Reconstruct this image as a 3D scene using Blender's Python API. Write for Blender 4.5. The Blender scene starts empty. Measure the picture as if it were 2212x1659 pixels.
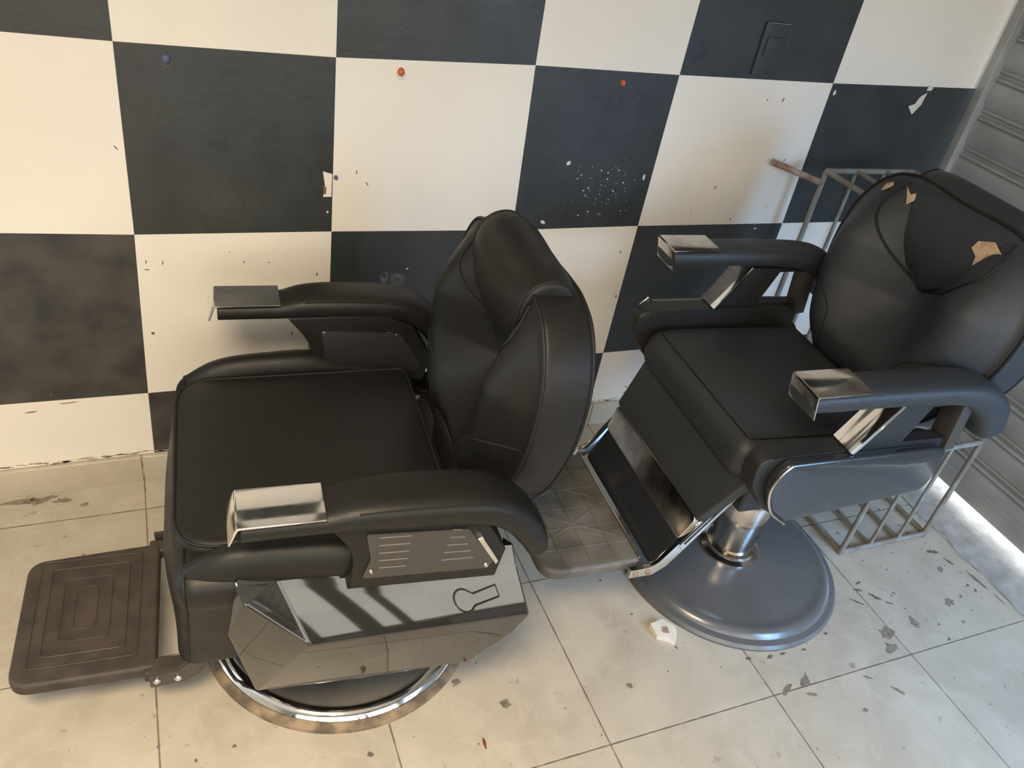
import bpy, bmesh, math, random
from mathutils import Vector, Matrix
random.seed(7)
D = bpy.data
scene = bpy.context.scene
COL = scene.collection
PI = math.pi

# ------------------------------------------------------------------ camera
cam_d = D.cameras.new('camera'); cam = D.objects.new('camera', cam_d); COL.objects.link(cam)
cam_d.sensor_width = 36.0; cam_d.lens = 36.0 * 1766.42 / 2212.0
cam_d.clip_start = 0.02
R = Matrix(((0.9185578, 0.0923903, -0.3843378), (-0.3621325, 0.5864727, -0.7245065), (0.1584663, 0.8046823, 0.5721667)))
cam.matrix_world = Matrix.Translation((0, -1.7272, 1.55)) @ R.to_4x4()
scene.camera = cam

# ------------------------------------------------------------------ look and light
scene.view_settings.view_transform = 'Standard'
scene.view_settings.look = 'None'
scene.view_settings.gamma = 1.0
scene.view_settings.use_curve_mapping = False
scene.view_settings.exposure = 0.9

world = D.worlds.new('world'); scene.world = world; world.use_nodes = True
wb = world.node_tree.nodes['Background']
wb.inputs[0].default_value = (0.62, 0.80, 1.0, 1); wb.inputs[1].default_value = 6.0

def area(name, loc, target, sx, sy, power, col, spread=180):
    l = D.lights.new(name, 'AREA'); l.shape = 'RECTANGLE'; l.size = sx; l.size_y = sy
    l.energy = power; l.color = col; l.spread = math.radians(spread)
    o = D.objects.new(name, l); COL.objects.link(o)
    o.location = loc
    o.rotation_euler = (Vector(target) - Vector(loc)).to_track_quat('-Z', 'Y').to_euler()
    return o
# open shop front behind the camera (daylight), plus two added fill lamps, warm and cool
area('shopfront_daylight', (-0.10, -3.52, 1.28), (-0.10, 0.0, 0.95), 4.2, 1.95, 50, (1.0, 0.94, 0.83))
area('warm_floor_fill', (-0.35, -1.85, 2.25), (-0.10, -1.25, 0.0), 0.7, 0.5, 14, (1.0, 0.80, 0.54), 100)  # added lamp without a fitting, brightens and warms the near floor
area('cool_haze_fill', (2.12, -2.35, 1.00), (1.75, -0.95, 0.0), 0.8, 1.0, 12, (0.28, 0.56, 1.0), 90)  # added lamp without a doorway, its cool tint stands in for haze

sun_d = D.lights.new('street_sun', 'SUN'); sun_d.energy = 5.0; sun_d.angle = math.radians(26); sun_d.color = (1.0, 0.93, 0.80)
sun = D.objects.new('street_sun', sun_d); COL.objects.link(sun); sun.location = (6, -1, 2)
sun.rotation_euler = Vector((-1.0, -0.12, -0.26)).to_track_quat('-Z', 'Y').to_euler()

# ------------------------------------------------------------------ materials
def mat(name, color, rough=0.5, metal=0.0, spec=0.5, noise=0.0, nscale=20, bump=0.0, bscale=200, coat=0.0, rnoise=0.0, color2=None):
    m = D.materials.new(name); m.use_nodes = True
    nt = m.node_tree; b = nt.nodes['Principled BSDF']
    b.inputs['Base Color'].default_value = (*color, 1)
    b.inputs['Roughness'].default_value = rough
    b.inputs['Metallic'].default_value = metal
    b.inputs['Specular IOR Level'].default_value = spec
    b.inputs['Coat Weight'].default_value = coat
    b.inputs['Coat Roughness'].default_value = 0.04
    tc = nt.nodes.new('ShaderNodeTexCoord')
    if noise > 0 or color2 is not None:
        n = nt.nodes.new('ShaderNodeTexNoise'); n.inputs['Scale'].default_value = nscale; n.inputs['Detail'].default_value = 6
        nt.links.new(tc.outputs['Object'], n.inputs['Vector'])
        r = nt.nodes.new('ShaderNodeValToRGB')
        c2 = color2 if color2 is not None else tuple(max(0, c * (1 - noise)) for c in color)
        r.color_ramp.elements[0].color = (*c2, 1); r.color_ramp.elements[1].color = (*color, 1)
        r.color_ramp.elements[0].position = 0.35; r.color_ramp.elements[1].position = 0.62
        nt.links.new(n.outputs['Fac'], r.inputs['Fac']); nt.links.new(r.outputs['Color'], b.inputs['Base Color'])
    if rnoise > 0:
        n = nt.nodes.new('ShaderNodeTexNoise'); n.inputs['Scale'].default_value = nscale * 1.7; n.inputs['Detail'].default_value = 5
        nt.links.new(tc.outputs['Object'], n.inputs['Vector'])
        mr = nt.nodes.new('ShaderNodeMapRange'); mr.inputs[1].default_value = .3; mr.inputs[2].default_value = .7
        mr.inputs[3].default_value = max(0.02, rough - rnoise); mr.inputs[4].default_value = rough + rnoise
        nt.links.new(n.outputs['Fac'], mr.inputs[0]); nt.links.new(mr.outputs[0], b.inputs['Roughness'])
    if bump > 0:
        n = nt.nodes.new('ShaderNodeTexNoise'); n.inputs['Scale'].default_value = bscale; n.inputs['Detail'].default_value = 3
        nt.links.new(tc.outputs['Object'], n.inputs['Vector'])
        bp = nt.nodes.new('ShaderNodeBump'); bp.inputs['Strength'].default_value = bump; bp.inputs['Distance'].default_value = 0.002
        nt.links.new(n.outputs['Fac'], bp.inputs['Height']); nt.links.new(bp.outputs[0], b.inputs['Normal'])
    return m

M = {}
M['white_paint'] = mat('white_wall_paint', (0.76, 0.71, 0.63), 0.55, noise=0.05, nscale=3, bump=0.25, bscale=60)
M['black_paint'] = mat('black_wall_paint', (0.034, 0.038, 0.038), 0.42, noise=0.2, nscale=9, bump=0.3, bscale=60, rnoise=0.08)
M['scuffed_black'] = mat('scuffed_black_paint', (0.060, 0.055, 0.049), 0.5, color2=(0.024, 0.024, 0.023), nscale=11, bump=0.3, bscale=60)
M['ceiling'] = mat('ceiling_paint', (0.75, 0.73, 0.70), 0.8)
M['skirting'] = mat('skirting_tile', (0.47, 0.415, 0.335), 0.35, noise=0.12, nscale=8)
M['grime'] = mat('brown_grime', (0.24, 0.19, 0.13), 0.9, color2=(0.52, 0.45, 0.36), nscale=45)
M['chip_brown'] = mat('brown_paint_chip', (0.17, 0.10, 0.06), 0.8)
M['chip_white'] = mat('white_paint_chip', (0.62, 0.62, 0.60), 0.8)
M['chip_smear'] = mat('pale_smear', (0.10, 0.10, 0.10), 0.7, color2=(0.02, 0.02, 0.02), nscale=60)
M['vinyl'] = mat('black_vinyl', (0.009, 0.0088, 0.0083), 0.46, spec=0.34, bump=0.22, bscale=420, rnoise=0.05, nscale=12)
M['vinyl_dust_haze'] = mat('dusty_haze_tinted_vinyl', (0.024, 0.027, 0.031), 0.52, spec=0.5, bump=0.2, bscale=420, rnoise=0.06, nscale=10)  # dust, plus a blue-grey lift of the black that stands in for haze
M['piping'] = mat('black_piping', (0.010, 0.010, 0.010), 0.55, spec=.3)
M['thread'] = mat('grey_stitching', (0.022, 0.021, 0.020), 0.85, spec=.1)
M['gloss'] = mat('gloss_black_cover', (0.020, 0.0195, 0.019), 0.04, spec=0.7, coat=0.6)
M['gloss2'] = mat('gloss_black_dusty', (0.02, 0.022, 0.026), 0.16, spec=0.6, coat=0.35, rnoise=0.06, nscale=8)
M['dome_reflect'] = mat('reflection_tinted_dome', (0.115, 0.105, 0.09), 0.22, spec=0.8, noise=.3, nscale=12)  # black gloss dome with its taupe reflection put into the base colour
M['dome_haze'] = mat('haze_tinted_black_dome', (0.10, 0.10, 0.10), 0.26, spec=0.7, noise=.12, nscale=6, rnoise=.08)  # black gloss dome, grey veil of lens haze put into its colour
M['matte'] = mat('matte_black_metal', (0.016, 0.016, 0.016), 0.5)
M['panel'] = mat('grey_black_plastic', (0.045, 0.041, 0.037), 0.42)
M['slot'] = mat('worn_slot_edge', (0.13, 0.12, 0.105), 0.6)
M['chrome'] = mat('chrome', (0.78, 0.76, 0.73), 0.09, metal=1.0, rnoise=0.05, nscale=18)
M['chrome_rust'] = mat('chrome_with_rust', (0.74, 0.72, 0.68), 0.14, metal=1.0, color2=(0.42, 0.36, 0.31), nscale=14, rnoise=0.06)
M['rubber'] = mat('brown_black_rubber', (0.050, 0.037, 0.029), 0.62, noise=0.4, nscale=25, bump=0.3, bscale=150)
M['rubber_grey'] = mat('dusty_grey_rubber', (0.13, 0.12, 0.105), 0.6, noise=0.45, nscale=16, bump=0.3, bscale=150)
M['scale'] = mat('brown_dusty_rim', (0.26, 0.19, 0.12), 0.9, color2=(0.09, 0.07, 0.05), nscale=30, bump=0.6, bscale=90)
M['foam'] = mat('tan_foam', (0.62, 0.43, 0.27), 0.95, noise=0.35, nscale=60, bump=0.6, bscale=120)
M['rack'] = mat('grey_green_rack_paint', (0.23, 0.24, 0.21), 0.6, color2=(0.17, 0.13, 0.10), nscale=16)
M['rust'] = mat('rusty_steel', (0.22, 0.11, 0.065), 0.85, color2=(0.33, 0.28, 0.23), nscale=30, bump=0.5, bscale=100)
M['shutter'] = mat('grey_shutter_steel', (0.37, 0.37, 0.36), 0.5, metal=0.2, color2=(0.28, 0.28, 0.275), nscale=7, bump=0.15, bscale=30)
M['cement'] = mat('rough_cement', (0.40, 0.37, 0.33), 0.9, noise=0.3, nscale=18, bump=0.9, bscale=35)
M['dirt'] = mat('dark_dirt', (0.12, 0.095, 0.075), 0.95, bump=0.8, bscale=120)
M['stain'] = mat('floor_stain', (0.23, 0.19, 0.145), 0.6, noise=0.4, nscale=60)
M['paper'] = mat('plaster_flake', (0.66, 0.62, 0.54), 0.9, noise=0.1, nscale=40)
M['red'] = mat('red_plug', (0.50, 0.09, 0.035), 0.5)
M['blue'] = mat('blue_plug', (0.07, 0.09, 0.17), 0.5)
M['dried_red'] = mat('dried_dark_red', (0.16, 0.03, 0.02), 0.6)
M['street'] = mat('street_concrete', (0.6, 0.58, 0.54), 0.9)

# tiled floor
def floor_material():
    m = D.materials.new('ceramic_floor'); m.use_nodes = True; nt = m.node_tree; N = nt.nodes; L = nt.links
    b = N['Principled BSDF']
    tc = N.new('ShaderNodeTexCoord'); sep = N.new('ShaderNodeSeparateXYZ')
    wob = N.new('ShaderNodeTexNoise'); wob.inputs['Scale'].default_value = 30; L.new(tc.outputs['Object'], wob.inputs['Vector'])
    L.new(tc.outputs['Object'], sep.inputs[0])
    def math_(op, a, b_=None, c=None):
        n = N.new('ShaderNodeMath'); n.operation = op
        for i, v in enumerate((a, b_, c)):
            if v is None: continue
            if isinstance(v, (int, float)): n.inputs[i].default_value = v
            else: L.new(v, n.inputs[i])
        return n.outputs[0]
    def line(src, off, size):
        t = math_('DIVIDE', math_('SUBTRACT', src, off), size)
        fl = math_('FLOOR', t); fr = math_('SUBTRACT', t, fl)
        d = math_('MULTIPLY', math_('MINIMUM', fr, math_('SUBTRACT', 1.0, fr)), size)
        d = math_('ADD', d, math_('MULTIPLY', math_('SUBTRACT', wob.outputs['Fac'], 0.5), 0.003))
        return d, fl
    dx, ix = line(sep.outputs[0], -0.0825, 0.4292)
    dy, iy = line(sep.outputs[1], -0.114, 0.4460)
    d = math_('MINIMUM', dx, dy)
    g = N.new('ShaderNodeMapRange'); g.inputs[1].default_value = 0.0008; g.inputs[2].default_value = 0.0022; g.inputs[3].default_value = 1; g.inputs[4].default_value = 0
    L.new(d, g.inputs[0])
    comb = N.new('ShaderNodeCombineXYZ'); L.new(ix, comb.inputs[0]); L.new(iy, comb.inputs[1])
    wn = N.new('ShaderNodeTexWhiteNoise'); L.new(comb.outputs[0], wn.inputs['Vector'])
    # tile colour with cloudy wear
    n1 = N.new('ShaderNodeTexNoise'); n1.inputs['Scale'].default_value = 5; n1.inputs['Detail'].default_value = 7; n1.inputs['Distortion'].default_value = 1.2
    L.new(tc.outputs['Object'], n1.inputs['Vector'])
    r1 = N.new('ShaderNodeValToRGB'); e = r1.color_ramp.elements
    e[0].position = .34; e[0].color = (0.37, 0.328, 0.262, 1); e[1].position = .62; e[1].color = (0.435, 0.39, 0.315, 1)
    L.new(n1.outputs['Fac'], r1.inputs['Fac'])
    # sparse dirt specks
    n2 = N.new('ShaderNodeTexNoise'); n2.inputs['Scale'].default_value = 34; n2.inputs['Detail'].default_value = 5; n2.inputs['Distortion'].default_value = .6
    L.new(tc.outputs['Object'], n2.inputs['Vector'])
    r2 = N.new('ShaderNodeValToRGB'); e = r2.color_ramp.elements
    e[0].position = .66; e[0].color = (0, 0, 0, 1); e[1].position = .74; e[1].color = (.65, .65, .65, 1)
    L.new(n2.outputs['Fac'], r2.inputs['Fac'])
    mx = N.new('ShaderNodeMixRGB'); L.new(r2.outputs['Color'], mx.inputs[0]); L.new(r1.outputs['Color'], mx.inputs[1]); mx.inputs[2].default_value = (0.21, 0.17, 0.125, 1)
    # pale shoe-print scuffs
    n3 = N.new('ShaderNodeTexNoise'); n3.inputs['Scale'].default_value = 9; n3.inputs['Detail'].default_value = 2; n3.inputs['Distortion'].default_value = 2.5
    L.new(tc.outputs['Object'], n3.inputs['Vector'])
    r3 = N.new('ShaderNodeValToRGB'); e = r3.color_ramp.elements
    e[0].position = .56; e[0].color = (0, 0, 0, 1); e[1].position = .60; e[1].color = (.22, .22, .22, 1)
    L.new(n3.outputs['Fac'], r3.inputs['Fac'])
    mx3 = N.new('ShaderNodeMixRGB'); L.new(r3.outputs['Color'], mx3.inputs[0]); L.new(mx.outputs[0], mx3.inputs[1]); mx3.inputs[2].default_value = (0.50, 0.455, 0.375, 1)
    mg = N.new('ShaderNodeMixRGB'); L.new(g.outputs[0], mg.inputs[0]); L.new(mx3.outputs[0], mg.inputs[1]); mg.inputs[2].default_value = (0.15, 0.125, 0.098, 1)
    hv = N.new('ShaderNodeHueSaturation'); L.new(mg.outputs[0], hv.inputs['Color'])
    mv = N.new('ShaderNodeMapRange'); mv.inputs[3].default_value = .95; mv.inputs[4].default_value = 1.04; L.new(wn.outputs['Value'], mv.inputs[0]); L.new(mv.outputs[0], hv.inputs['Value'])
    L.new(hv.outputs[0], b.inputs['Base Color'])
    mr = N.new('ShaderNodeMapRange'); mr.inputs[1].default_value = .3; mr.inputs[2].default_value = .7; mr.inputs[3].default_value = .32; mr.inputs[4].default_value = .52
    L.new(n1.outputs['Fac'], mr.inputs[0]); L.new(mr.outputs[0], b.inputs['Roughness'])
    bp = N.new('ShaderNodeBump'); bp.inputs['Strength'].default_value = .5; bp.inputs['Distance'].default_value = .002; bp.invert = True
    L.new(g.outputs[0], bp.inputs['Height']); L.new(bp.outputs[0], b.inputs['Normal'])
    return m
M['floor'] = floor_material()

# ------------------------------------------------------------------ helpers
def link(name, bm, m, parent=None, angle=35):
    me = D.meshes.new(name)
    bmesh.ops.remove_doubles(bm, verts=bm.verts, dist=1e-6)
    bmesh.ops.recalc_face_normals(bm, faces=bm.faces)
    ca = math.radians(angle)
    for f in bm.faces: f.smooth = True
    for e in bm.edges:
        if len(e.link_faces) == 2:
            e.smooth = e.calc_face_angle(0) < ca
    bm.to_mesh(me); bm.free()
    for x in (m if isinstance(m, (list, tuple)) else [m]): me.materials.append(x)
    o = D.objects.new(name, me); COL.objects.link(o)
    if parent is not None: o.parent = parent
    return o

def thing(name, label, cat, loc=(0, 0, 0), rz=0.0, group=None):
    o = D.objects.new(name, None); COL.objects.link(o); o.empty_display_size = 0.1
    o.location = loc; o.rotation_euler = (0, 0, rz); tag(o, label, cat, group); return o
def tag(o, label, cat, group=None):
    o['label'] = label; o['category'] = cat
    if group: o['group'] = group
    return o
def struct(o): o['kind'] = 'structure'; return o

def rounded(poly, radii, seg=7):
    """polygon with rounded corners -> list of 2D points"""
    out = []; n = len(poly)
    for i, p in enumerate(poly):
        p = Vector(p); a = Vector(poly[i - 1]); b = Vector(poly[(i + 1) % n])
        r = radii[i] if isinstance(radii, (list, tuple)) else radii
        u = (a - p); v = (b - p); la, lb = u.length, v.length; u.normalize(); v.normalize()
        ang = u.angle(v)
        if r <= 0 or ang > PI - 0.05: out.append(p.copy()); continue
        t = min(r / math.tan(ang / 2), la * .48, lb * .48)
        p0 = p + u * t; p1 = p + v * t
        for k in range(seg + 1):
            s = k / seg
            out.append(p0 * (1 - s) ** 2 + p * 2 * s * (1 - s) + p1 * s * s)
    return out
def smooth_closed(pts, m=10):
    P = [Vector(p) for p in pts]; n = len(P); out = []
    for i in range(n):
        a, b, c, d = P[i - 1], P[i], P[(i + 1) % n], P[(i + 2) % n]
        for j in range(m):
            t = j / m
            out.append(.5 * ((2 * b) + (c - a) * t + (2 * a - 5 * b + 4 * c - d) * t * t + (3 * b - a - 3 * c + d) * t ** 3))
    return out
def resample(pts, n):
    L = [0]; m = len(pts)
    for i in range(m): L.append(L[-1] + (pts[(i + 1) % m] - pts[i]).length)
    out = []; j = 0
    for k in range(n):
        d = L[-1] * k / n
        while L[j + 1] < d: j += 1
        s = (d - L[j]) / max(1e-9, L[j + 1] - L[j])
        out.append(pts[j].lerp(pts[(j + 1) % m], s))
    return out
def ccw(pts):
    A = sum(pts[i].x * pts[(i + 1) % len(pts)].y - pts[(i + 1) % len(pts)].x * pts[i].y for i in range(len(pts)))
    return pts if A > 0 else pts[::-1]
def normals(pts):
    n = len(pts); out = []
    for i in range(n):
        t = pts[(i + 1) % n] - pts[i - 1]; out.append(Vector((t.y, -t.x)).normalized())
    return out

def tube(bm, pts, r, seg=8, closed=False, cap=True):
    pts = [Vector(p) for p in pts]; n = len(pts); rings = []; up = None
    for i, p in enumerate(pts):
        if closed: t = pts[(i + 1) % n] - pts[i - 1]
        else: t = pts[min(i + 1, n - 1)] - pts[max(i - 1, 0)]
        t.normalize()
        if up is None:
            up = Vector((0, 0, 1)) if abs(t.z) < .9 else Vector((1, 0, 0))
        up = (up - t * up.dot(t)); up.normalize(); s = t.cross(up)
        rr = r(i) if callable(r) else r
        rings.append([bm.verts.new(p + (up * math.cos(2 * PI * k / seg) + s * math.sin(2 * PI * k / seg)) * rr) for k in range(seg)])
    m = n if closed else n - 1
    for i in range(m):
        a = rings[i]; b = rings[(i + 1) % n]
        off = 0
        if closed and i == n - 1:
            off = min(range(seg), key=lambda o: (a[0].co - b[o].co).length)
        for k in range(seg):
            bm.faces.new((a[k], a[(k + 1) % seg], b[(k + 1 + off) % seg], b[(k + off) % seg]))
    if cap and not closed:
        bm.faces.new(rings[0][::-1]); bm.faces.new(rings[-1])
    return bm
def mk_tube(name, pts, r, m, parent=None, **k):
    return link(name, tube(bmesh.new(), pts, r, **k), m, parent, 50)

def box(bm, c, s, rot=None, bev=0.0):
    """bevelled box centred at c with full sizes s; rot a 3x3 matrix"""
    b2 = bmesh.new(); bmesh.ops.create_cube(b2, size=1)
    for v in b2.verts: v.co = Vector((v.co.x * s[0], v.co.y * s[1], v.co.z * s[2]))
    if bev > 0: bmesh.ops.bevel(b2, geom=b2.edges[:], offset=bev, segments=3, profile=.6, affect='EDGES')
    for v in b2.verts: v.co = (rot @ v.co if rot else v.co) + Vector(c)
    me = D.meshes.new('tmp'); b2.to_mesh(me); b2.free(); bm.from_mesh(me); D.meshes.remove(me)
    return bm
def prism(bm, pts, fr, t0, t1, bev=0.0, seg=3):
    """outline (2D) extruded from t0 to t1 through frame fr(a,b,t)"""
    b2 = bmesh.new()
    A = [b2.verts.new((p[0], p[1], t0)) for p in pts]; B = [b2.verts.new((p[0], p[1], t1)) for p in pts]
    n = len(pts); b2.faces.new(A[::-1]); b2.faces.new(B)
    for i in range(n): b2.faces.new((A[i], A[(i + 1) % n], B[(i + 1) % n], B[i]))
    if bev > 0:
        es = [e for e in b2.edges if abs(e.verts[0].co.z - e.verts[1].co.z) < 1e-6]
        bmesh.ops.bevel(b2, geom=es, offset=bev, segments=seg, profile=.5, affect='EDGES')
    for v in b2.verts: v.co = fr(v.co.x, v.co.y, v.co.z)
    me = D.meshes.new('tmp'); b2.to_mesh(me); b2.free(); bm.from_mesh(me); D.meshes.remove(me)
    return bm
def lathe(bm, prof, c=(0, 0), seg=96):
    rings = []
    for r, z in prof:
        if r < 1e-6: rings.append([bm.verts.new((c[0], c[1], z))])
        else: rings.append([bm.verts.new((c[0] + r * math.cos(2 * PI * k / seg), c[1] + r * math.sin(2 * PI * k / seg), z)) for k in range(seg)])
    for i in range(len(rings) - 1):
        a, b = rings[i], rings[i + 1]
        for k in range(seg):
            q = [a[k % len(a)], a[(k + 1) % len(a)], b[(k + 1) % len(b)], b[k % len(b)]]
            q2 = []
            for v in q:
                if v not in q2: q2.append(v)
            if len(q2) > 2: bm.faces.new(q2)
    return bm

class Cushion:
    """puffy upholstered pad. outline in (a,b); thickness axis t; frame fr(a,b,t)->local xyz"""
    def __init__(s, outline, fr, t0, t1, r, front=None, back=None, n=120, rings=16, p=3.0):
        s.pts = ccw(resample(outline, n)); s.fr = fr; s.t0 = t0; s.t1 = t1; s.r = r
        s.front = front or (lambda a, b: 0.0); s.back = back or (lambda a, b: 0.0)
        s.nr = rings; s.p = p
        s.N = normals(s.pts); s.c = sum(s.pts, Vector((0, 0))) / n
        s.inn = [q - m * r for q, m in zip(s.pts, s.N)]
    def w(s, k): return 1 - k ** s.p
    def surf(s, a, b, lift=0.0):
        """point on the front face at (a,b)"""
        d = Vector((a, b)) - s.c; th = math.atan2(d.y, d.x); best = 1e9; Rr = 1
        for q in s.inn:
            e = q - s.c; x = abs((math.atan2(e.y, e.x) - th + PI) % (2 * PI) - PI)
            if x < best: best = x; Rr = e.length
        k = min(1.0, d.length / Rr)
        return s.fr(a, b, s.t1 + s.front(a, b) * s.w(k) + lift)
    def build(s, name, m, parent):
        bm = bmesh.new(); n = len(s.pts); rings = []
        def ring(pts, ts): rings.append([bm.verts.new(s.fr(q.x, q.y, t)) for q, t in zip(pts, ts)])
        K = s.nr
        cf = bm.verts.new(s.fr(s.c.x, s.c.y, s.t1 + s.front(s.c.x, s.c.y)))
        for i in range(1, K + 1):
            k = (i / K) ** .8; pts = [s.c.lerp(q, k) for q in s.inn]
            ring(pts, [s.t1 + s.front(q.x, q.y) * s.w(k) for q in pts])
        for i in range(1, 8):
            ph = PI / 2 * i / 7
            ring([q - m_ * s.r * (1 - math.sin(ph)) for q, m_ in zip(s.pts, s.N)], [s.t1 - s.r + s.r * math.cos(ph)] * n)
        rb = min(s.r, (s.t1 - s.t0) * .45)
        for i in range(0, 8):
            ph = PI / 2 * (1 - i / 7)
            ring([q - m_ * rb * (1 - math.sin(ph)) for q, m_ in zip(s.pts, s.N)], [s.t0 + rb - rb * math.cos(ph)] * n)
        innb = [q - m_ * rb for q, m_ in zip(s.pts, s.N)]
        for i in range(K - 1, 0, -2):
            k = i / K; pts = [s.c.lerp(q, k) for q in innb]
            ring(pts, [s.t0 - s.back(q.x, q.y) * s.w(k) for q in pts])
        cb = bm.verts.new(s.fr(s.c.x, s.c.y, s.t0 - s.back(s.c.x, s.c.y)))
        for k in range(n):
            bm.faces.new((cf, rings[0][k], rings[0][(k + 1) % n])); bm.faces.new((cb, rings[-1][(k + 1) % n], rings[-1][k]))
        for a, b in zip(rings, rings[1:]):
            for k in range(n): bm.faces.new((a[k], b[k], b[(k + 1) % n], a[(k + 1) % n]))
        return link(name, bm, m, parent, 60)
    def edge(s, ph=45, back=False, lift=0.0):
        """closed loop of points along the rounded rim, for piping"""
        f = math.radians(ph); out = []
        for q, m_ in zip(s.pts, s.N):
            p2 = q - m_ * (s.r * (1 - math.sin(f)) - lift)
            t = (s.t0 + s.r - s.r * math.cos(f)) if back else (s.t1 - s.r + s.r * math.cos(f))
            out.append(s.fr(p2.x, p2.y, t))
        return out

def sweep(bm, path, v0, seg=28, power=3.2, vdir=0.0):
    """pad swept along (u,z) path; each entry (u,z,w,h); v centre v0"""
    n = len(path); rings = []
    for i, (u, z, w, h) in enumerate(path):
        a = path[max(i - 1, 0)]; b = path[min(i + 1, n - 1)]
        t = Vector((b[0] - a[0], b[1] - a[1])).normalized(); nn = Vector((-t.y, t.x))
        ring = []
        for k in range(seg):
            th = 2 * PI * k / seg; c, s_ = math.cos(th), math.sin(th)
            x = abs(c) ** (2 / power) * (1 if c > 0 else -1) * w / 2
            y = abs(s_) ** (2 / power) * (1 if s_ > 0 else -1) * h / 2
            ring.append(bm.verts.new((u + nn.x * y, v0 + x + vdir * u, z + nn.y * y)))
        rings.append(ring)
    for a, b in zip(rings, rings[1:]):
        for k in range(seg): bm.faces.new((a[k], a[(k + 1) % seg], b[(k + 1) % seg], b[k]))
    bm.faces.new(rings[0][::-1]); bm.faces.new(rings[-1])
    return bm
def smooth_path(keys, n=40):
    """Catmull-Rom through keys (u,z,w,h), plus rounded ends"""
    K = [Vector(k) for k in keys]; out = []
    K = [K[0] * 2 - K[1]] + K + [K[-1] * 2 - K[-2]]
    segs = len(K) - 3
    for i in range(segs):
        m = max(2, n // segs)
        for j in range(m + (1 if i == segs - 1 else 0)):
            t = j / m; a, b, c, d = K[i:i + 4]
            out.append(tuple(.5 * ((2 * b) + (c - a) * t + (2 * a - 5 * b + 4 * c - d) * t * t + (3 * b - a - 3 * c + d) * t ** 3)))
    return out
def round_ends(path, r0, r1, k=6):
    def end(p, q, r):
        t = Vector((p[0] - q[0], p[1] - q[1])).normalized(); o = []
        for i in range(1, k + 1):
            a = PI / 2 * i / k
            o.append((p[0] + t.x * r * math.sin(a), p[1] + t.y * r * math.sin(a), p[2] - 2 * r * (1 - math.cos(a)), p[3] - 2 * r * (1 - math.cos(a))))
        return o
    a = end(path[0], path[1], r0)[::-1] if r0 > 0 else []
    b = end(path[-1], path[-2], r1) if r1 > 0 else []
    return a + path + b

# ------------------------------------------------------------------ the room
def blob(bm, x, y, w, h, ang=0, n=12, jit=.35, plane='wall', lift=0.0006, mi=0, seed=None):
    """small irregular flat mark as part of a wall or floor mesh"""
    vs = []
    for k in range(n):
        th = 2 * PI * k / n; r = 1 - jit * random.random()
        a = math.cos(th) * w / 2 * r; b = math.sin(th) * h / 2 * r
        c, s_ = math.cos(ang), math.sin(ang); a, b = a * c - b * s_, a * s_ + b * c
        vs.append(bm.verts.new((x + a, -lift, y + b) if plane == 'wall' else (x + a, y + b, lift)))
    f = bm.faces.new(vs); f.material_index = mi; return f

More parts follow.
